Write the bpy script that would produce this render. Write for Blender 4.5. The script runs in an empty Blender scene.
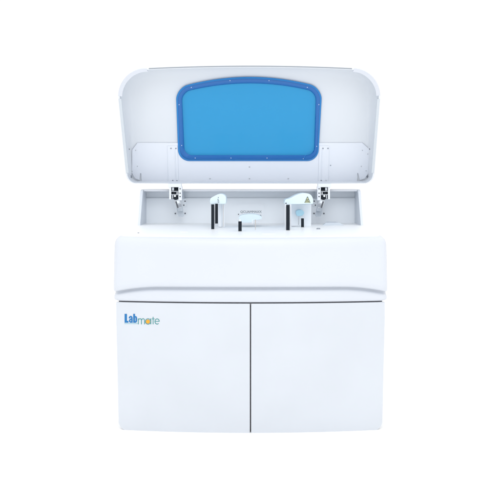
import bpy, bmesh, math
from mathutils import Vector as V
S = bpy.context.scene
C = S.collection
PI = math.pi
K = 0.0011            # metres per picture step at 1 m from the lens
CAM = V((0, -4.0, 1.104))
CX, CY = 250.5, 182.0

def at(px, py, Y):
    """point at depth Y"""
    D = 4.0 + Y
    return V(((px - CX) * D * K, Y, CAM.z + (CY - py) * D * K))

# ---------------------------------------------------------------- materials
def mat(name, col, rough=0.4, metal=0.0, bump=0.0, bscale=400, coat=0.0, vary=0.0, spec=0.5):
    m = bpy.data.materials.new(name); m.use_nodes = True
    nt = m.node_tree; b = nt.nodes['Principled BSDF']
    b.inputs['Base Color'].default_value = (*col, 1)
    b.inputs['Roughness'].default_value = rough
    b.inputs['Metallic'].default_value = metal
    b.inputs['Coat Weight'].default_value = coat
    b.inputs['Specular IOR Level'].default_value = spec
    tc = nt.nodes.new('ShaderNodeTexCoord')
    if bump:
        n = nt.nodes.new('ShaderNodeTexNoise'); n.inputs['Scale'].default_value = bscale
        n.inputs['Detail'].default_value = 3
        nt.links.new(tc.outputs['Object'], n.inputs['Vector'])
        bp = nt.nodes.new('ShaderNodeBump'); bp.inputs['Strength'].default_value = bump
        bp.inputs['Distance'].default_value = 0.001
        nt.links.new(n.outputs['Fac'], bp.inputs['Height'])
        nt.links.new(bp.outputs['Normal'], b.inputs['Normal'])
    if vary:
        n = nt.nodes.new('ShaderNodeTexNoise'); n.inputs['Scale'].default_value = 3.5
        n.inputs['Detail'].default_value = 2
        nt.links.new(tc.outputs['Object'], n.inputs['Vector'])
        r = nt.nodes.new('ShaderNodeValToRGB')
        r.color_ramp.elements[0].position = .35; r.color_ramp.elements[1].position = .65
        r.color_ramp.elements[0].color = (*[c * (1 - vary) for c in col], 1)
        r.color_ramp.elements[1].color = (*[min(1, c * (1 + vary)) for c in col], 1)
        nt.links.new(n.outputs['Fac'], r.inputs['Fac'])
        nt.links.new(r.outputs['Color'], b.inputs['Base Color'])
    return m
M = {}
M['paint'] = mat('white_powder_coat', (.61, .647, .70), .42, bump=.05, bscale=700, vary=.012, spec=.35)
M['door'] = mat('white_door_paint', (.61, .647, .70), .38, bump=.05, bscale=700, vary=.015, spec=.35)
M['shell'] = mat('white_moulded_plastic', (.625, .66, .72), .35, vary=.01, spec=.35)
M['liner'] = mat('lid_liner_plastic', (.70, .735, .78), .5, spec=.3)
M['sheet'] = mat('white_sheet_metal', (.75, .79, .86), .45, bump=.04, bscale=500, spec=.35)
M['trim'] = mat('white_corner_trim', (.60, .635, .70), .3)
M['inner'] = mat('pale_inner_panel', (.88, .93, .985), .5, spec=.3)
M['dark'] = mat('dark_cavity', (.12, .125, .14), .8)
M['black'] = mat('black_anodised', (.008, .014, .022), .5, spec=.2)
M['screw'] = mat('grey_screw', (.30, .33, .38), .4, .6)
M['tinyscrew'] = mat('pale_screw', (.50, .53, .57), .4, .2)
M['dscrew'] = mat('dark_screw', (.09, .10, .12), .5)
M['steel'] = mat('zinc_steel', (.50, .54, .59), .35, .75, bump=.1, bscale=60)
M['cap'] = mat('pale_cyan_plastic', (.66, .79, .87), .35)
M['bluecap'] = mat('sky_blue_plastic', (.34, .58, .72), .35)
M['milk'] = mat('milky_plastic', (.82, .87, .93), .4)
M['needle'] = mat('probe_needle', (.55, .52, .50), .3, .5)
M['framemat'] = mat('blue_window_seal', (.006, .125, .42), .35, coat=.15)
M['framelip'] = mat('blue_window_lip', (.02, .22, .58), .35)
M['lab'] = mat('logo_blue', (.002, .155, .42), .5)
M['teal'] = mat('logo_teal', (.045, .27, .28), .5)
M['tealp'] = mat('logo_pale_teal', (.32, .52, .60), .5)
M['orange'] = mat('logo_orange', (.85, .36, .015), .5)
M['oring'] = mat('logo_ring', (.50, .30, .06), .5)
M['yellow'] = mat('warning_yellow', (.50, .54, .33), .5)
M['ink'] = mat('dark_ink', (.06, .07, .07), .6)
M['gink'] = mat('grey_ink', (.20, .24, .28), .6)
M['gap'] = mat('seam_shadow_grey', (.22, .22, .235), .8)  # grey that stands in for the shade inside the seams
M['tray'] = mat('pale_tray', (.58, .64, .71), .5)
M['deck'] = mat('white_deck_plastic', (.89, .91, .93), .4, spec=.3)
M['cheek'] = mat('cheek_plastic', (.67, .72, .79), .4, spec=.3)
M['sealgrey'] = mat('grey_edge_seal', (.30, .33, .37), .5, spec=.2)
M['strip'] = mat('lid_edge_plastic', (.56, .61, .66), .4, spec=.3)
# studio sweep
M['floor'] = mat('white_studio_floor', (.93, .93, .93), .9, spec=0)
# tinted acrylic
g = bpy.data.materials.new('blue_tinted_acrylic'); g.use_nodes = True
nt = g.node_tree; nt.nodes.clear()
o = nt.nodes.new('ShaderNodeOutputMaterial'); tr = nt.nodes.new('ShaderNodeBsdfTransparent')
gl = nt.nodes.new('ShaderNodeBsdfGlossy'); df = nt.nodes.new('ShaderNodeBsdfDiffuse')
mx = nt.nodes.new('ShaderNodeMixShader'); m2 = nt.nodes.new('ShaderNodeMixShader'); fr = nt.nodes.new('ShaderNodeFresnel')
GLASS_T = tr
tr.inputs['Color'].default_value = (.27, .66, .86, 1)      # two faces of the pane are crossed
df.inputs['Color'].default_value = (.04, .38, .75, 1)
gl.inputs['Roughness'].default_value = .12; fr.inputs['IOR'].default_value = 1.25
m2.inputs['Fac'].default_value = .35
nt.links.new(tr.outputs[0], m2.inputs[1]); nt.links.new(df.outputs[0], m2.inputs[2])
nt.links.new(fr.outputs[0], mx.inputs['Fac'])
nt.links.new(m2.outputs[0], mx.inputs[1]); nt.links.new(gl.outputs[0], mx.inputs[2])
nt.links.new(mx.outputs[0], o.inputs['Surface'])
M['glass'] = g

# ---------------------------------------------------------------- mesh helpers
class MB:
    def __init__(s): s.v = []; s.f = []
    def add(s, vs, fs):
        n = len(s.v); s.v += [tuple(p) for p in vs]; s.f += [tuple(i + n for i in f) for f in fs]; return s
    def box(s, x0, x1, y0, y1, z0, z1):
        vs = [(x, y, z) for z in (z0, z1) for y in (y0, y1) for x in (x0, x1)]
        return s.add(vs, [(0,2,3,1),(4,5,7,6),(0,1,5,4),(2,6,7,3),(0,4,6,2),(1,3,7,5)])
    def cyl(s, p0, p1, r, n=16, r2=None):
        p0, p1 = V(p0), V(p1); r2 = r if r2 is None else r2
        d = (p1 - p0).normalized(); a = d.orthogonal().normalized(); b = d.cross(a)
        vs = []
        for p, q in ((p0, r), (p1, r2)):
            vs += [p + a * q * math.cos(2*PI*i/n) + b * q * math.sin(2*PI*i/n) for i in range(n)]
        fs = [(i, (i+1) % n, n + (i+1) % n, n + i) for i in range(n)]
        fs += [tuple(range(n-1, -1, -1)), tuple(range(n, 2*n))]
        return s.add(vs, fs)
    def loops(s, ls, closed=True, cap0=False, cap1=False):
        n = len(ls[0]); vs = [p for l in ls for p in l]; fs = []
        for k in range(len(ls) - 1):
            for i in range(n if closed else n - 1):
                j = (i + 1) % n
                fs.append((k*n+i, k*n+j, (k+1)*n+j, (k+1)*n+i))
        if cap0: fs.append(tuple(range(n-1, -1, -1)))
        if cap1: fs.append(tuple(range((len(ls)-1)*n, len(ls)*n)))
        return s.add(vs, fs)
    def fill(s, outer, holes=()):
        """flat face inside a loop, with holes"""
        bm = bmesh.new(); es = []
        for l in [outer, *holes]:
            vv = [bm.verts.new(p) for p in l]
            es += [bm.edges.new((vv[i], vv[(i+1) % len(vv)])) for i in range(len(vv))]
        bmesh.ops.triangle_fill(bm, use_beauty=True, use_dissolve=False, edges=es)
        bm.verts.index_update()
        vs = [v.co.copy() for v in bm.verts]; fs = [tuple(v.index for v in f.verts) for f in bm.faces]
        bm.free(); return s.add(vs, fs)
    def slab(s, outline, off, holes=()):
        """solid plate: outline loop, thickness vector"""
        off = V(off)
        s.fill(outline, holes); s.fill([V(p) + off for p in outline], [[V(p) + off for p in h] for h in holes])
        for l in [outline, *holes]:
            s.loops([l, [V(p) + off for p in l]])
        return s
    def build(s, name, m, parent=None, bevel=0, seg=3, angle=35, smooth=True):
        me = bpy.data.meshes.new(name); me.from_pydata(s.v, [], s.f)
        bm = bmesh.new(); bm.from_mesh(me)
        bmesh.ops.remove_doubles(bm, verts=bm.verts, dist=1e-6)
        bmesh.ops.recalc_face_normals(bm, faces=bm.faces); bm.to_mesh(me); bm.free()
        me.materials.append(M[m])
        if smooth:
            for p in me.polygons: p.use_smooth = True
            me.set_sharp_from_angle(angle=math.radians(angle))
        ob = bpy.data.objects.new(name, me); C.objects.link(ob); ob.parent = parent
        if bevel:
            b = ob.modifiers.new('edge', 'BEVEL'); b.width = bevel; b.segments = seg
            b.limit_method = 'ANGLE'; b.angle_limit = math.radians(40); b.harden_normals = True
        return ob

def rounded(pts, rad, n=10, edge=12):
    """closed 2D loop with rounded corners, same count for every call"""
    out = []; N = len(pts)
    for i in range(N):
        p0, p, p1 = V(pts[i-1]), V(pts[i]), V(pts[(i+1) % N]); r = rad[i]
        a = (p0 - p).normalized(); b = (p1 - p).normalized()
        half = math.acos(max(-1, min(1, a.dot(b)))) / 2
        t = r / math.tan(half); A = p + a * t; B = p + b * t
        cen = p + (a + b).normalized() * (r / math.sin(half))
        for k in range(n + 1):
            q = k / n; d = (A.lerp(B, q) - cen)
            w0 = (A - cen); w1 = (B - cen); ang = w0.angle(w1) if w0.length > 1e-9 else 0
            if ang > 1e-6:
                d = (w0 * math.sin((1-q)*ang) + w1 * math.sin(q*ang)) / math.sin(ang)
            out.append(cen + d)
        q0, r1 = V(pts[(i+1) % N]), rad[(i+1) % N]
        p2 = V(pts[(i+2) % N]); a2 = (p - q0).normalized(); b2 = (p2 - q0).normalized()
        h2 = math.acos(max(-1, min(1, a2.dot(b2)))) / 2
        E = q0 + a2 * (r1 / math.tan(h2))
        for k in range(1, edge): out.append(B.lerp(E, k / edge))
    return out

def ribbon(path, w, closed=False):
    """2D stroke: list of quads following a path"""
    P = [V(p) for p in path]; n = len(P); L, R = [], []
    for i in range(n):
        if closed: a, b = P[i-1], P[(i+1) % n]
        else: a, b = P[max(0, i-1)], P[min(n-1, i+1)]
        d = (b - a).normalized(); nn = V((-d.y, d.x)) * w / 2
        L.append(P[i] + nn); R.append(P[i] - nn)
    if closed: L.append(L[0]); R.append(R[0])
    return L, R
def arc(cx, cy, rx, ry, a0, a1, n=16):
    return [(cx + rx*math.cos(math.radians(a0+(a1-a0)*i/n)), cy + ry*math.sin(math.radians(a0+(a1-a0)*i/n))) for i in range(n+1)]
LIFT = [0]
def stroke(mb, path, w, fn, closed=False, th=.0006):
    L, R = ribbon(path, w, closed); LIFT[0] = (LIFT[0] + 1) % 9; up = V((0, -.00005 * LIFT[0], 0))
    a = [fn(p) + up for p in L]; b = [fn(p) + up for p in R]; o = V((0, th, 0))
    mb.loops([[q - o*0 for q in a], b, [q + o for q in b], [q + o for q in a], a], closed=False)

# ---------------------------------------------------------------- setting
fl = MB().add([(-60,-60,0),(60,-60,0),(60,60,0),(-60,60,0)], [(0,1,2,3)]).build('ground', 'floor')
fl['kind'] = 'structure'; fl['label'] = 'seamless plain white studio floor'

# ---------------------------------------------------------------- the analyser
root = bpy.data.objects.new('laboratory_analyzer', None); C.objects.link(root)
root['label'] = 'white floor-standing lab chemistry analyzer with raised lid, blue window and two cabinet doors'
root['category'] = 'lab analyzer'

BOW = .055
def bow(x): return BOW * (abs(x) / .6) ** 2
ZT = .5682            # top of the doors
# --- cabinet carcass behind the doors
def cab_outline(off, n=10):
    o = [( .5985 - off, ZT), (-.5985 + off, ZT), (-.5865 + off, off - .009), (.5865 - off, off - .009)]
    return rounded([V(p) for p in o], [.004, .004, .048, .048], n, 30)
ol = cab_outline(.005)
def frontY(x, d): return bow(x) + d
f0 = [V((p.x, frontY(p.x, .024), p.y)) for p in ol]
f1 = [V((p.x, .785, p.y)) for p in ol]
cab = MB(); cab.loops([f0, f1])
cab.fill(f1)
# bowed front: strips between upper and lower outline
def bowed_face(mb, xl, xr, zlo, zhi, yo, nx=40):
    xs = [xl + (xr - xl) * i / nx for i in range(nx + 1)]
    mb.loops([[V((x, bow(x) + yo, zlo(x))) for x in xs], [V((x, bow(x) + yo, zhi(x))) for x in xs]], closed=False)
cabinet = cab.build('cabinet', 'paint', root)
inn = MB()
bowed_face(inn, -.575, .575, lambda x: .001, lambda x: ZT + .02, .0215)
inn.build('door_gap_shade', 'gap', cabinet)  # grey sheet coloured as the shade seen through the door gap

# --- doors
def door(side):
    x_in = .0030 * side
    zb = -.004
    pts = [V((x_in, ZT)), V((x_in, zb)), V((.5870*side, zb)), V((.5990*side, ZT))]
    lp = rounded(pts, [.004, .0025, .044, .004], 14, 30)
    # slice in columns so that the front follows the bow
    xs = sorted({round(x_in + (.5990*side - x_in) * i / 60, 6) for i in range(61)} | {round(p.x, 6) for p in lp if abs(p.x) > .53 and p.y < .06})
    n = len(lp)
    def rng(x):
        zs = []
        for i in range(n):
            a, b = lp[i], lp[(i+1) % n]
            if (a.x - x) * (b.x - x) <= 0 and abs(a.x - b.x) > 1e-9:
                zs.append(a.y + (b.y - a.y) * (x - a.x) / (b.x - a.x))
        if not zs: zs = [p.y for p in lp if abs(p.x - x) < .002]
        return min(zs), max(zs)
    NZ = 8; F, B = [], []
    for x in xs:
        lo, hi = rng(x)
        F.append([V((x, bow(x) + .0, lo + (hi - lo) * k / NZ)) for k in range(NZ + 1)])
        B.append([V((x, bow(x) + .019, lo + (hi - lo) * k / NZ)) for k in range(NZ + 1)])
    mb = MB(); mb.loops(F, closed=False); mb.loops(B, closed=False)
    mb.loops([F[0], B[0]], closed=False); mb.loops([F[-1], B[-1]], closed=False)
    mb.loops([[c[0] for c in F], [c[0] for c in B]], closed=False)
    mb.loops([[c[-1] for c in F], [c[-1] for c in B]], closed=False)
    ob = mb.build('door', 'door', root, bevel=.0035, seg=3)
    return ob
dl = door(-1); dl['label'] = 'left door with the small blue and teal logo'
dr = door(1); dr['label'] = 'plain right door'

# --- logo on the left door
def onface(p, lift=.0009):
    x = (p[0] - CX) * 4.04 * K; y = bow(x)
    q = at(p[0], p[1], y - lift); return V((q.x, bow(q.x) - lift, q.z))
lab = MB()
def poly(mb, pts, fn): mb.slab([fn(p) for p in pts], (0, .0006, 0))
poly(lab, [(124.6,313.9),(126.9,313.9),(126.9,320.9),(128.4,320.9),(128.4,322.7),(124.6,322.7)], onface)
stroke(lab, [(129.5,318.4),(129.6,317.3),(130.3,316.6),(131.3,316.7),(131.8,317.5),(131.9,319),(131.9,322.7)], 1.5, onface)
stroke(lab, [(131.9,319.1),(130.5,319.4),(129.6,320.3),(129.6,321.4),(130.3,322.1),(131.6,321.8)], 1.4, onface)
stroke(lab, [(134.1,313.9),(134.1,322.7)], 1.8, onface)
stroke(lab, [(134.2,317.3),(135.2,316.7),(136.0,317.0),(136.3,318.2),(136.3,320.8),(136.0,321.8),(135.2,322.1),(134.2,321.7)], 1.5, onface)
lab.build('blue_lettering', 'lab', dl)
un = MB(); poly(un, [(124.5,323.2),(137.4,323.2),(137.4,324.0),(124.5,324.0)], onface); un.build('logo_underline', 'tealp', dl)
te = MB()
w = .72
stroke(te, [(138.3,324.3),(138.3,318.5)], w, onface)
stroke(te, [(138.3,320.4),(138.9,319.1),(140.0,318.6),(141.1,319.2),(141.4,320.4),(141.4,324.3)], w, onface)
stroke(te, [(141.4,320.4),(142.0,319.1),(143.1,318.6),(144.2,319.2),(144.5,320.4),(144.5,324.3)], w, onface)
stroke(te, arc(148.0,321.5,2.7,2.8,0,355,24), .55, onface)
stroke(te, [(150.8,318.5),(150.8,324.3)], w, onface)
stroke(te, [(153.1,316.9),(153.1,324.3)], w, onface)
stroke(te, [(151.9,318.9),(154.6,318.9)], .6, onface)
stroke(te, [(155.0,321.4)] + [(159.2,321.4)] , .6, onface)
stroke(te, arc(157.1,321.5,2.15,2.6,0,-312,20), w, onface)
te.build('teal_lettering', 'teal', dl)
od = MB(); poly(od, arc(147.9,321.6,2.1,2.1,0,345,23), lambda p: onface(p, .0016)); od.build('orange_dot', 'oring', dl)
od = MB(); poly(od, arc(147.8,321.6,1.65,1.65,0,345,23), lambda p: onface(p, .0023)); od.build('orange_dot', 'orange', dl)

# --- upper body (wraps round the front, carries the deck)
def plan(off, z, groove=0.0, rise=0.0, W=.611, side_extra=0.0):
    """plan loop: bowed front, straight sides; off = inset"""
    NF = 72; pts = []; w_ = W - off * (.1 if .58 < z < .79 else 1); r = .034
    cy = BOW * (w_ / .6) ** 2 + off
    def fy(x): return off + BOW * (abs(x) / .6) ** 2 - .004
    # front from left to right, blended into rounded vertical corners
    for i in range(NF + 1):
        t = -1 + 2 * i / NF
        x = (w_) * math.sin(t * PI/2) * .35 + w_ * t * .65
        e = max(0, abs(x) - (w_ - r)); y = fy(x) + (r - math.sqrt(max(0, r*r - e*e))) * .8
        pts.append(V((x, y, z)))
    ycor = pts[-1].y
    for k in range(1, 15): pts.append(V((w_, ycor + (.79 - off*.2 - ycor) * k / 14, z)))
    for k in range(1, 12): pts.append(V((w_ - 2*w_*k/12, .79 - off*.2, z)))
    for k in range(0, 14): pts.append(V((-w_, (.79 - off*.2) + (ycor - (.79 - off*.2)) * k / 14, z)))
    for p in pts:
        if groove:
            q = max(0.0, (abs(p.x) - .40) / .21); p.z -= groove * (.004 * (abs(p.x)/.6)**2 + .024 * q ** 2.0)
        if rise: p.z += rise * .034 * min(1, max(0, p.y) / .45)
    return pts
rings = [plan(.020, .5745), plan(.006, .5745), plan(.001, .5775), plan(-.001, .583), plan(-.001, .600, .3), plan(.001, .618, .8),
         plan(.006, .6260, 1), plan(.0150, .6300, 1), plan(.0190, .6345, 1), plan(.0190, .6400, 1), plan(.0030, .6415, 1), plan(-.006, .6440, 1), plan(-.010, .6500, 1), plan(-.0105, .665, .7),
         plan(-.008, .70, .3), plan(-.004, .74), plan(-.001, .775), plan(.0005, .815), plan(.003, .835), plan(.008, .8465, 0, .2), plan(.016, .8535, 0, .45),
         plan(.028, .8565, 0, .75), plan(.050, .857, 0, 1), plan(.10, .857, 0, 1), plan(.2, .857, 0, 1), plan(.3, .857, 0, 1)]
NR = 21
ub = MB(); ub.loops(rings[:NR+1])
dk = MB(); dk.loops([[p - V((0, 0, .004)) for p in rings[NR]], [p + V((0, 0, .0006)) for p in rings[NR]]] + [[p + V((0,0,.0006)) for p in q] for q in rings[NR+1:]])
dk.fill([p + V((0, 0, .0006)) for p in rings[-1]])
dk.build('deck', 'deck', root, angle=50)
upper = ub.build('front_cover', 'shell', root, angle=50)
# dark reveal under the cover
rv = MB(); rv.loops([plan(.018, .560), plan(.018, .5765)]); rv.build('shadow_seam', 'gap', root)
def deckz(Y): return .857 + .034 * min(1, max(0, Y) / .45)
def ondeck(px, py):
    lo, hi = .05, .78
    for _ in range(40):
        m = (lo + hi) / 2
        y = CY + (CAM.z - deckz(m)) / ((4 + m) * K)
        if y > py: lo = m
        else: hi = m
    return m

# --- rear housing (side cheeks, back wall, top lip)
hs = MB(); hs.box(-.5395, .5395, .761, .784, .86, 1.0555)
housing = hs.build('rear_housing', 'shell', root)
for s in (-1, 1):
    prof = [(.44, .86), (.452, .892), (.560, 1.052), (.574, 1.062), (.60, 1.066), (.785, 1.066), (.785, .86)]
    a = [V((s*.540, y, z)) for y, z in prof]; b = [V((s*.5535, y, z)) for y, z in prof]
    MB().slab(a, (s*.0135, 0, 0)).build('side_cheek', 'cheek', housing, bevel=.0025)
MB().box(-.5395, .5395, .590, .784, 1.056, 1.0665).build('top_panel', 'shell', housing, bevel=.002)
bw = MB().box(-.5401, .5401, .716, .76, .86, 1.0555); bw.build('back_wall', 'inner', housing)
MB().box(-.5403, .5403, .703, .7155, .86, 1.0215).build('back_ledge', 'inner', housing, bevel=.002)
sc = MB()
for px in (146.5, 354.3):
    pass

# ---------------------------------------------------------------- lid
Q0 = V((0, .56, 1.100)); U = V((0, -.453, .8915)).normalized(); N = V((0, U.z, -U.y)).normalized()
def hit(px, py, d):
    r = V(((px - CX) * K, 1, (CY - py) * K)); q = Q0 + N * d
    t = (q - CAM).dot(N) / r.dot(N); return CAM + r * t
def lloop(TL, TR, BR, BL, rt, rb, arch=4.0, half=130.0, cx=249.8, y0=150., y1=90., n=16, edge=90):
    lp = rounded([V(BL), V(TL), V(TR), V(BR)], [rb, rt, rt, rb], n, edge); out = []
    for p in lp:
        w = min(1, max(0, (y0 - p.y) / (y0 - y1))); u = min(1, abs(p.x - cx) / half)
        out.append(V((p.x, p.y - arch * (1 - u*u) * w)))
    return out
def place(lp, d): return [hit(p.x, p.y, d) for p in lp]
DEP = .13
def low(y):
    t = min(1, max(0, (y - 150) / 22)); return t*t*(3-2*t)
oA = lloop((115.4,70.2),(382.4,70.2),(373.6,183.6),(126.8,183.6), 26, 10)
oC = lloop((117.1,71.4),(380.8,71.4),(372.2,182.9),(128.2,182.9), 25, 9)
oD = lloop((134,87),(365.5,87),(368.2,182.2),(131.8,182.2), 20, 6, arch=12.5)
A0 = place(oA, 0); C0 = place(oC, 0); D1 = place(oD, DEP)
W0 = lloop((176.8,88.6),(321.2,88.6),(317.4,160.2),(179.4,160.2), 11, 11, arch=10.6, half=72, y0=140, y1=92)
W1 = lloop((181.8,92.6),(315.9,92.6),(313.9,155.2),(184.6,155.2), 8, 8, arch=9.2, half=68, y0=140, y1=96)
Wh = lloop((179,90.6),(318.8,90.6),(315.8,158.2),(181.8,158.2), 9, 9, arch=9.8, half=70, y0=140, y1=94)
lid = MB()
inner = [C0]; NS = 12
for k in range(1, NS + 1):
    a = math.sin(k/NS*PI/2); b = 1 - math.cos(k/NS*PI/2)
    inner.append([c + N*DEP*a + ((d - c) - N*DEP)*(b + (a - b)*low(o_.y)) for c, d, o_ in zip(C0, D1, oA)])
lid.loops([A0, C0]); lid.loops(inner)
hole = place(Wh, DEP)
lid.fill(D1, [hole])
# outer skin, 12 mm outside the liner
T = .012; cen = sum(A0, V()) / len(A0)
def outer(k, grow):
    a = math.sin(k/NS*PI/2); b = 1 - math.cos(k/NS*PI/2)
    return [c + N*(DEP + T)*a + ((d - c) - N*DEP)*(b + (a - b)*low(o_.y))*.93 for c, d, o_ in zip(A0, D1, oA)]
outs = [A0] + [outer(k, 0) for k in range(1, NS + 1)]
lid.loops(outs)
hole2 = [p + N*T for p in hole]
lid.fill(outs[-1], [hole2]); lid.loops([hole, hole2])
lidob = lid.build('lid', 'liner', root, angle=40)
lidob['label'] = 'raised white lid with a blue tinted window'

# corner trims on the rim
def nearest_range(test):
    return [i for i, p in enumerate(oA) if test(p)]
oT = lloop((119.8,73.4),(378.2,73.4),(370,180.6),(130.4,180.6), 23.5, 9)
for s in (0, 1):
    idx = [i for i, p in enumerate(oA) if p.y < 98.0 and ((p.x < 147.5) if s == 0 else (p.x > 352.5))]
    P = [[hit(oA[i].x, oA[i].y - .3, -.0015) for i in idx], [hit(oT[i].x, oT[i].y, -.0015) for i in idx]]
    Pb = [[p + N*.012 for p in l] for l in P]
    t = MB(); t.loops([P[0], P[1], Pb[1], Pb[0], P[0]], closed=False)
    for e in (0, -1): t.add([P[0][e], P[1][e], Pb[1][e], Pb[0][e]], [(0,1,2,3)])
    t.build('corner_trim', 'trim', lidob, bevel=.001)
# thin grey seal along the top edge between the trims
idx = [i for i, p in enumerate(oA) if p.y < 90 and 147.3 < p.x < 352.7]
P = [[hit(oA[i].x, oA[i].y - .2, -.001) for i in idx], [hit(oA[i].x, oA[i].y + .55, -.001) for i in idx]]
Pb = [[p + N*.006 for p in l] for l in P]
t = MB(); t.loops([P[0], P[1], Pb[1], Pb[0], P[0]], closed=False); t.build('edge_seal', 'sealgrey', lidob)
# side edge strips below the trims
for s in (0, 1):
    idx = [i for i, p in enumerate(oA) if 98.3 < p.y < 174 and ((p.x < 140) if s == 0 else (p.x > 360))]
    oS = lloop((118.7,72.4),(379.3,72.4),(370.8,181.6),(129.6,181.6), 24, 9)
    P = [[hit(oA[i].x + (.2 if s == 0 else -.2), oA[i].y, -.001) for i in idx], [hit(oS[i].x, oS[i].y, -.001) for i in idx]]
    Pb = [[p + N*.010 for p in l] for l in P]
    t = MB(); t.loops([P[0], P[1], Pb[1], Pb[0], P[0]], closed=False)
    for e in (0, -1): t.add([P[0][e], P[1][e], Pb[1][e], Pb[0][e]], [(0,1,2,3)])
    t.build('edge_strip', 'strip', lidob, bevel=.0008)

# sheet metal liner plate across the lower part of the lid
pl = [(132.2,150),(137.4,143),(180.6,143),(181.4,153),(184.2,157.2),(189.5,159.0),(306.5,159.0),(312.5,157.2),(315.4,153),(316.2,143),
      (362.2,143),(369.2,149.2),(368.6,173),(365,178.5),(359.8,180.2),(358.2,173.2),(357.4,173.2),(357.2,181.9),
      (141.6,181.9),(141.2,173.4),(140.2,173.4),(139.6,180.2),(135,178.5),(131.8,173)]
pm = MB(); pm.slab([hit(x, y, DEP - .0065) for x, y in pl], N*.0045)
pm.build('liner_plate', 'sheet', lidob, bevel=.0008, seg=2)

# window frame and pane
fr_ = MB()
a = place(W0, DEP - .003); a2 = place(W0, DEP - .012)
def mixl(A, B, t): return [V((p.x + (q.x-p.x)*t, p.y + (q.y-p.y)*t)) for p, q in zip(A, B)]
m1 = place(mixl(W0, W1, .25), DEP - .016); m2_ = place(mixl(W0, W1, .8), DEP - .016); b2 = place(W1, DEP - .011); b1 = place(W1, DEP + .010)
fr_.loops([a, a2, m1, m2_, b2, b1]); 
frame = fr_.build('window_frame', 'framemat', lidob, angle=50)
lp_ = MB()
e0 = place(mixl(W0, W1, -.18), DEP - .0095); e1 = place(mixl(W0, W1, .12), DEP - .0150); e2 = place(mixl(W0, W1, -.22), DEP - .003)
lp_.loops([e2, e0, e1]); lp_.build('frame_lip', 'framelip', lidob)
g0 = place(mixl(W0, W1, .9), DEP + .002)
gm = MB(); gm.loops([g0, [p + N*.004 for p in g0]], cap0=True, cap1=True); gm.build('window_pane', 'glass', lidob, smooth=False)
# crease lines at lower corners of the seal
for pts in ([(314.2,149.6),(311.6,151.6),(306,154.3),(303.3,158.6)],):
    cm = MB()
    q = [hit(x, y, DEP - .0172) for x, y in pts]
    for i in range(len(q)-1): cm.cyl(q[i], q[i+1], .0012, 8)
    cm.build('seal_crease', 'framelip', lidob)

from mathutils.bvhtree import BVHTree
LT = BVHTree.FromPolygons([v.co for v in lidob.data.vertices], [tuple(p.vertices) for p in lidob.data.polygons])
def on_lid(x, y, p):
    """seat a fitting on the curved lid wall where that stands in front of the flat plate"""
    d = (p - CAM); h = LT.ray_cast(CAM, d.normalized())
    if h[0] is not None and (h[0] - CAM).length < d.length + .001:
        n = h[1]; n = -n if n.dot(d) > 0 else n
        return h[0], -n
    return p, N
def screw(x, y, d, r, m, parent=lidob, nrm=None):
    p = hit(x, y, d); s = MB()
    p, nv = on_lid(x, y, p)
    s.cyl(p, p - nv*.0016, r, 14, r*.8); s.cyl(p - nv*.0014, p - nv*.0022, r*.45, 6)
    return s.build('screw', m, parent, angle=30)
for x, y in ((191.3,87.4),(230,80.6),(269,80.6),(307.3,87.4),(318.9,104.6),(179.1,104.6),(181.7,145.4),(316.7,146.3),(195.2,158.0),(231,158.0),(267,158.0),(303.3,158.6)):
    screw(x, y, DEP - .0158, .0021, 'milk')
for x, y, m, r in ((210,178.7,'tinyscrew',.0042),(249.5,178.7,'tinyscrew',.0042),(288.3,178.7,'tinyscrew',.0042),(249.5,167,'tinyscrew',.0042),
                (129.2,149.2,'dscrew',.0042),(135.6,150.3,'tinyscrew',.003),(137.4,166.3,'tinyscrew',.003),(132,171.3,'tinyscrew',.003),
                (168.6,165.5,'screw',.003),(330.6,165.4,'screw',.003),(369.7,149.1,'dscrew',.0042),
                (362.4,150.4,'tinyscrew',.003),(361.3,166.4,'tinyscrew',.003),(366.1,170.8,'tinyscrew',.003),(367.7,154,'tinyscrew',.003)):
    screw(x, y, DEP - .0066, r, m)
for s_, x in ((1, 130.8), (-1, 367.9)):
    t = MB(); p, nv = on_lid(x, 176.6, hit(x, 176.6, DEP))
    t.cyl(p, p - nv*.004, .0066, 18); t.cyl(p - nv*.004, p - nv*.0065, .0034, 6)
    t.build('lid_latch', 'screw', lidob)

# lid arms (bracket straps on the lid running down to the hinges)
for x0, x1, ss in ((167.4, 177.4, ((171,148.4),(175.9,148.4),(172.8,180.6),(177.0,180.8))), (319.4, 329.2, ((323,148.4),(328,148.4),(321.2,180.6),(326.1,181.0)))):
    dd = DEP - .010
    mid = (x0 + x1) / 2; dx = 1.2 if mid < 250 else -1.2
    o_ = [hit(x0, 146, dd), hit(x1, 146, dd), hit(x1 + dx, 186.8, dd), hit(x0 + dx, 186.8, dd)]
    b = MB(); b.slab(o_, N*.003)
    br = b.build('lid_arm', 'sheet', lidob, bevel=.0008, seg=2)
    for x, y in ss: screw(x, y, dd - .0002, .0038, 'screw', br)
    r_ = MB()
    xm = x0 + 7.2 if mid < 250 else x1 - 7.2
    r_.slab([hit(xm, 148.5, dd - .0002), hit(xm + .5, 148.5, dd - .0002), hit(xm + .5 + dx, 180, dd - .0002), hit(xm + dx, 180, dd - .0002)], -N*.002)
    r_.build('stiffening_rib', 'sheet', br)

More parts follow.
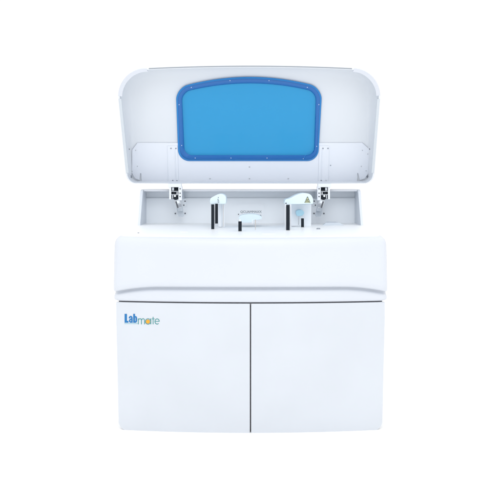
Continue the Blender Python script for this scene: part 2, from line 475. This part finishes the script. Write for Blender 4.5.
# ---------------------------------------------------------------- hinges
def hinge(s):
    # picture-side mirror: left hinge measured, right one mirrored about its own middle
    def X(px): return px if s < 0 else 499.2 - px
    Y0 = .533
    def bx(mb, x0, x1, y0, y1, Ya, Yb):
        a = at(X(x0), y0, Ya); b = at(X(x1), y1, Ya)
        mb.box(min(a.x, b.x), max(a.x, b.x), Ya, Yb, min(a.z, b.z), max(a.z, b.z)); return mb
    h = bx(MB(), 170.2, 181.8, 187.0, 199.0, Y0 + .030, Y0 + .034)
    hob = h.build('hinge', 'dark', root)
    bx(MB(), 169.2, 171.2, 186.6, 199.4, Y0 - .004, Y0 + .034).build('channel_side', 'sheet', hob, bevel=.001)
    bx(MB(), 178.4, 181.9, 186.4, 200.4, Y0 - .004, Y0 + .034).build('channel_side', 'sheet', hob, bevel=.001)
    bx(MB(), 168.0, 181.2, 183.6, 187.2, Y0 - .006, Y0 + .03).build('hinge_head', 'sheet', hob, bevel=.001)
    k = MB()
    for y0 in (188.0, 188.9, 189.8): k.cyl(at(X(172.2), y0 + .5, Y0 + .012), at(X(178.2), y0 + .5, Y0 + .012), .0024, 10)
    bx(k, 172.6, 178.2, 192.0, 193.9, Y0 + .002, Y0 + .02)
    k.build('torsion_spring', 'black', hob)
    bx(MB(), 171.4, 178.2, 191.0, 191.7, Y0 + .0, Y0 + .022).build('hinge_pin', 'steel', hob)
    bx(MB(), 171.4, 178.2, 194.3, 195.0, Y0 + .0, Y0 + .022).build('hinge_pin', 'steel', hob)
    kk = MB(); c = at(X(175.6), 196.8, Y0 + .004); kk.cyl(c, c + V((0, .022, 0)), .0155, 22); kk.build('hinge_knuckle', 'black', hob, bevel=.001)
    kk = MB(); c = at(X(174.9), 196.0, Y0 - .002); kk.cyl(c, c + V((0, .006, 0)), .0048, 16); kk.build('knuckle_bolt', 'milk', hob)
    hl = MB()
    for y in (188.8, 193.2, 196.6):
        c = at(X(180.1), y, Y0 - .0045); hl.cyl(c, c + V((0, .001, 0)), .0036, 12)
    hl.build('channel_holes', 'dscrew', hob)
    bx(MB(), 172.0, 174.0, 187.6, 190.6, Y0 - .001, Y0 + .012).build('spring_clip', 'steel', hob, bevel=.0006)
    bx(MB(), 176.6, 177.6, 192.2, 194.0, Y0 - .001, Y0 + .006).build('spring_clip', 'milk', hob, bevel=.0006)
    bx(MB(), 172.2, 173.2, 194.9, 198.6, Y0 - .001, Y0 + .012).build('spring_clip', 'steel', hob, bevel=.0006)
    # arm to the back wall
    def seg(mb, pts, Ya, th):
        mb.slab([at(X(x), y, Ya) for x, y in pts], (0, th, 0)); return mb
    seg(MB(), [(174.4,198.8),(180.8,199.2),(181.8,208.0),(176.8,208.4),(174.6,203)], Y0 + .012, .012).build('support_link', 'steel', hob, bevel=.001)
    seg(MB(), [(175.2,201.6),(176.6,201.4),(178.6,207.6),(177.2,208.2)], Y0 + .008, .0035).build('link_slot', 'dscrew', hob)
    seg(MB(), [(177.8,204.8),(180.6,203.8),(181.2,206.6),(178.6,207.2)], Y0 + .0075, .004).build('link_slot', 'screw', hob)
    seg(MB(), [(176.6,200.6),(179.6,200.2),(179.9,202.6),(177.4,203.6)], Y0 + .0075, .004).build('link_tab', 'milk', hob)
    seg(MB(), [(176.6,208.0),(182.0,207.6),(184.0,215.4),(182.6,216.8),(178.8,216.4),(177.4,214)], Y0 + .10, .012).build('support_foot', 'tray', hob, bevel=.001)
    seg(MB(), [(176.8,206.8),(181.8,206.6),(182.6,211.0),(178.0,211.4)], Y0 + .06, .036).build('support_web', 'tray', hob, bevel=.001)
    bx(MB(), 183.0, 184.4, 190.6, 198.8, .690, .7029 + .012).build('wall_batten', 'tray', hob)
    bx(MB(), 182.2, 186.4, 198.8, 206.8, .699, .7025).build('wall_plate', 'inner', hob, bevel=.0008)
    for x, y in ((185,201.2),(183.8,205.2),(175.3,213.5),(185.1,213.4)):
        c = at(X(x), y, .698); q = MB(); q.cyl(c, c + V((0, .005, 0)), .0036, 12); q.build('screw', 'dscrew', hob)
    hob['label'] = 'left lid hinge' if s < 0 else 'right lid hinge'
    return hob
hinge(-1); hinge(1)

# ---------------------------------------------------------------- deck modules
def bxp(mb, x0, x1, y0, y1, Ya, Yb):
    a = at(x0, y0, Ya); b = at(x1, y1, Ya)
    return mb.box(min(a.x, b.x), max(a.x, b.x), Ya, Yb, min(a.z, b.z), max(a.z, b.z))
def column(x0, x1, y0, Y, mt, parent, name='column', dep=.014, zend=None):
    a = at(x0, y0, Y); b = at(x1, y0, Y); r = (b.x - a.x) / 2; c = (a.x + b.x) / 2
    zb = deckz(Y) - .002 if zend is None else zend
    mb = MB()
    lp = rounded([V((c-r, Y)), V((c-r, Y+2*r)), V((c+r, Y+2*r)), V((c+r, Y))], [r*.45]*4, 4, 2)
    mb.loops([[V((p.x, p.y, zb)) for p in lp], [V((p.x, p.y, a.z)) for p in lp]], cap0=True, cap1=True)
    ob = mb.build(name, mt, parent, bevel=.0008, seg=2); return ob
def cap_prism(pts, Y, th, name, mt, parent, bevel=.004):
    mb = MB(); lp = [at(x, y, Y) for x, y in pts]
    mb.loops([lp, [p + V((0, th, 0)) for p in lp]], cap0=True, cap1=True)
    return mb.build(name, mt, parent, bevel=bevel, angle=40)

def smooth_pts(pts, n=5):
    out = []
    for i in range(len(pts) - 1):
        p0 = V(pts[max(0, i-1)]); p1 = V(pts[i]); p2 = V(pts[i+1]); p3 = V(pts[min(len(pts)-1, i+2)])
        for k in range(n):
            t = k / n
            out.append(.5*((2*p1) + (p2-p0)*t + (2*p0-5*p1+4*p2-p3)*t*t + (3*p1-p0-3*p2+p3)*t**3))
    out.append(V(pts[-1])); return out

# left module
lc = smooth_pts([(209.8,201.5),(210.6,198.4),(214,196.2),(218,194.3),(221.5,193.9),(224.6,195.2),(226.0,197.6),(226.1,202.6)])
lcap = cap_prism(lc + [V((225.4,204.2)), V((210.4,204.2))], .34, .16, 'sample_arm', 'cap', root)
lcap['label'] = 'left pale cyan arm cover on dark columns'
Yl = ondeck(212, 229.3)
column(211.2, 214.2, 204.4, Yl, 'black', lcap, 'dark_column')
column(215.2, 217.9, 203.8, Yl + .02, 'black', lcap, 'dark_column', zend=at(0, 223.6, Yl+.02).z)
column(214.3, 215.1, 204.4, Yl + .03, 'milk', lcap, 'white_column')
column(218.2, 222.2, 204.0, .41, 'milk', lcap, 'white_column')
column(222.6, 224.4, 203.5, .40, 'milk', lcap, 'white_column')
nb = MB(); p = at(223.3, 204, .38); nb.cyl((p.x, p.y, p.z), (p.x, p.y, deckz(.38)+.002), .0011, 8); nb.build('needle', 'needle', lcap)
mk = MB()
fn = lambda p: at(p[0], p[1], .3392)
stroke(mk, [(218.3,197.0),(218.3,197.9)], .7, fn)
stroke(mk, [(218.2,198.8),(217.7,199.9),(218.7,200.1)], .6, fn)
stroke(mk, [(217.6,201.0),(219.2,201.0)], .6, fn)
stroke(mk, [(217.8,202.2),(219.2,202.4)], .6, fn)
mk.build('sticker_marks', 'gink', lcap)

# middle module
mc = smooth_pts([(239.2,221.0),(239.0,216.8),(243,214.8),(250,214.1),(257,214.7),(261.4,216.6),(261.8,218.8)])
mcap = cap_prism(mc + [V((259.5,219.6)), V((254.6,220.2)), V((251,222.6)), V((241,222.6))], .42, .10, 'reagent_arm', 'cap', root, .002)
mcap['label'] = 'low middle arm cover with small grey lettering above'
bp_ = MB(); bxp(bp_, 236.6, 264.2, 203.8, 220.5, .7018, .7023); bpo = bp_.build('name_panel', 'inner', mcap)
Ym = ondeck(240, 231.4)
column(238.3, 241.7, 221.4, Ym, 'black', mcap, 'dark_column')
column(239.2, 240.8, 219.6, Ym + .003, 'milk', mcap, 'white_column', zend=at(0, 221.5, Ym).z)
p = at(255.4, 219.5, Ym); nb = MB(); nb.cyl(p, (p.x, p.y, at(0, 230, Ym).z), .0021, 8, .0012); nb.build('needle', 'needle', mcap)
p = at(252.4, 219.5, Ym+.02); nb = MB(); nb.cyl(p, (p.x, p.y, at(0, 224, Ym).z), .0016, 8, .0012); nb.build('needle', 'milk', mcap)
for x, y in ((238.5,214.3),(260.6,215.4)):
    c = at(x, y, .699); q = MB(); q.cyl(c, c + V((0,.004,0)), .0028, 10); q.build('screw', 'dscrew', bpo)
cu = bpy.data.curves.new('txt', 'FONT'); cu.body = 'QCUAMMAXX'; cu.size = .026; cu.extrude = .0003; cu.space_character = 1.0
to = bpy.data.objects.new('txt', cu); C.objects.link(to)
bpy.context.view_layer.update()
me = bpy.data.meshes.new_from_object(to.evaluated_get(bpy.context.evaluated_depsgraph_get()))
bpy.data.objects.remove(to)
xs = [v.co.x for v in me.vertices]; ys = [v.co.y for v in me.vertices]
L_ = at(240.4, 213.3, .7010); R_ = at(261.6, 210.6, .7010)
for v in me.vertices:
    u = (v.co.x - min(xs)) / (max(xs) - min(xs)); w = (v.co.y - min(ys)) / (max(ys) - min(ys)); z = v.co.z
    v.co = V((L_.x + (R_.x - L_.x)*u, .7010 - z, L_.z + (R_.z - L_.z)*w))
me.materials.clear(); me.materials.append(M['gink']); me.name = 'panel_lettering'
tx = bpy.data.objects.new('panel_lettering', me); C.objects.link(tx); tx.parent = bpo

# right module
rc = smooth_pts([(284.6,203.6),(285.4,199.8),(290,198.2),(295.5,195.4),(301,193.5),(306,193.2),(310.4,194.6),(312.8,198.2),(313.2,203.0)])
rcap = cap_prism(rc + [V((312.6,204.0)), V((285.2,204.4))], .33, .17, 'wash_arm', 'cap', root)
rcap['label'] = 'right pale cyan arm cover with a yellow warning triangle'
bb = MB(); bxp(bb, 291.4, 311.2, 204.0, 226.2, .44, .60); bb.build('arm_housing', 'milk', rcap, bevel=.003)
Yr = ondeck(288, 230.4)
column(286.3, 289.7, 204.9, Yr, 'black', rcap, 'dark_column')
column(284.9, 286.2, 204.4, Yr + .02, 'milk', rcap, 'white_column')
column(290.0, 291.2, 204.4, Yr + .02, 'milk', rcap, 'white_column')
c = at(286.0, 203.3, .3285); q = MB(); q.cyl(c, c + V((0,.003,0)), .0032, 12); q.build('screw', 'dscrew', rcap)
bc = smooth_pts([(296.3,214.6),(296.2,211.2),(298.6,210.0),(301.6,210.0),(303.8,211.6),(304.2,213.2)], 4)
Yb = .39
bcap = cap_prism(bc + [V((303,215.4)), V((300,216.2)), V((297.2,216.0))], Yb, .05, 'mixer_head', 'bluecap', root, .0015)
bcap['label'] = 'small sky blue mixer head'
p = at(298.6, 215.8, Yb + .01); nb = MB(); nb.cyl(p, (p.x, p.y, at(0, 225, Yb).z), .0022, 10); nb.build('needle', 'steel', bcap)
column(301.2, 304.0, 218.4, ondeck(302, 227.3), 'black', bcap, 'dark_column')
# warning sticker
st = MB(); f2 = lambda p: at(p[0], p[1], .3292)
f3 = lambda p: at(p[0], p[1], .3286)
st.slab([f2(p) for p in ((307.5,196.2),(310.5,202.8),(304.4,202.8))], (0, .0006, 0)); sto = st.build('warning_triangle', 'yellow', rcap)
bk = MB(); stroke(bk, [(307.5,196.6),(310.2,202.6),(304.7,202.6),(307.4,196.8)], .5, f3)
stroke(bk, [(306.4,199.9),(308.6,199.7)], .6, f3); stroke(bk, [(305.8,201.6),(307.0,200.8),(308.4,201.7),(309.2,201.2)], .55, f3)
bk.build('triangle_marks', 'ink', sto)

# deck furniture: tray, recessed lids, knob
def ellipse_disc(px, py, rx, h, mt, name, ry=None):
    Y = ondeck(px, py); z = deckz(Y); c = at(px, py, Y); r = rx * (4+Y) * K
    slope = .034/.45 if Y < .45 else 0
    t = MB(); n = 36
    pts = lambda rr, hh: [V((c.x + rr*math.cos(2*PI*i/n), Y + rr*math.sin(2*PI*i/n)*(ry or 1), z + hh + slope*rr*math.sin(2*PI*i/n)*(ry or 1))) for i in range(n)]
    t.loops([pts(r, -.004), pts(r, h*.6), pts(r*.93, h)], cap1=True)
    return t.build(name, mt, root, angle=30)
ellipse_disc(268.5, 233.6, 7.0, .0016, 'deck', 'port_cover')
ellipse_disc(184, 231.8, 4.0, .0016, 'deck', 'port_cover')
k = ellipse_disc(318.4, 229.2, 1.9, .005, 'screw', 'deck_knob')
ellipse_disc(138.4, 233.2, .9, .003, 'screw', 'deck_screw')
Yt = .50
t = MB(); z = deckz(.5)
a = at(321, 225, Yt); b = at(344, 225, Yt)
lo = [V((a.x, .455, z-.003)), V((b.x, .455, z-.003)), V((b.x - .02, .60, z)), V((a.x + .02, .60, z))]
hi = [V((a.x+.022, .475, z+.013)), V((b.x-.022, .475, z+.013)), V((b.x - .036, .585, z+.013)), V((a.x + .036, .585, z+.013))]
t.loops([lo, hi], cap1=True); t.build('reagent_tray', 'tray', root, bevel=.0015)

# ---------------------------------------------------------------- camera, light
cd = bpy.data.cameras.new('camera'); cam = bpy.data.objects.new('camera', cd); C.objects.link(cam)
cam.location = CAM; cam.rotation_euler = (PI/2, 0, 0)
cd.sensor_width = 36; cd.lens = 36 / (500 * K)
cd.shift_x = -(CX - 250) / 500; cd.shift_y = -(250 - CY) / 500
cd.clip_end = 500; cd.clip_start = .05
S.camera = cam

w = bpy.data.worlds.new('World'); S.world = w; w.use_nodes = True
bg = w.node_tree.nodes['Background']; bg.inputs['Color'].default_value = (1, 1, 1, 1); bg.inputs['Strength'].default_value = 1.0
# studio light: white surround, brightness added overhead so the floor burns to white
wn = w.node_tree; tcw = wn.nodes.new('ShaderNodeTexCoord'); sx = wn.nodes.new('ShaderNodeSeparateXYZ'); mr = wn.nodes.new('ShaderNodeMapRange')
mr.inputs['From Min'].default_value = .1; mr.inputs['From Max'].default_value = 1; mr.inputs['To Min'].default_value = 1.02; mr.inputs['To Max'].default_value = 1.55
wn.links.new(tcw.outputs['Generated'], sx.inputs[0]); wn.links.new(sx.outputs['Z'], mr.inputs['Value']); wn.links.new(mr.outputs[0], bg.inputs['Strength'])
def area(loc, target, size, power, col=(1, 1, 1)):
    l = bpy.data.lights.new('softbox', 'AREA'); l.shape = 'SQUARE'; l.size = size; l.energy = power; l.color = col
    ob = bpy.data.objects.new('softbox', l); C.objects.link(ob); ob.location = loc
    ob.rotation_euler = (V(target) - V(loc)).to_track_quat('-Z', 'Y').to_euler()
area((0, -4.0, 3.7), (0, .2, .95), 2.2, 45)
S.view_settings.view_transform = 'Standard'; S.view_settings.look = 'None'
S.view_settings.exposure = 0; S.view_settings.gamma = 1
S.render.engine = 'CYCLES'; S.cycles.use_denoising = True
S.cycles.max_bounces = 10
S.render.resolution_x = 1024; S.render.resolution_y = 1024
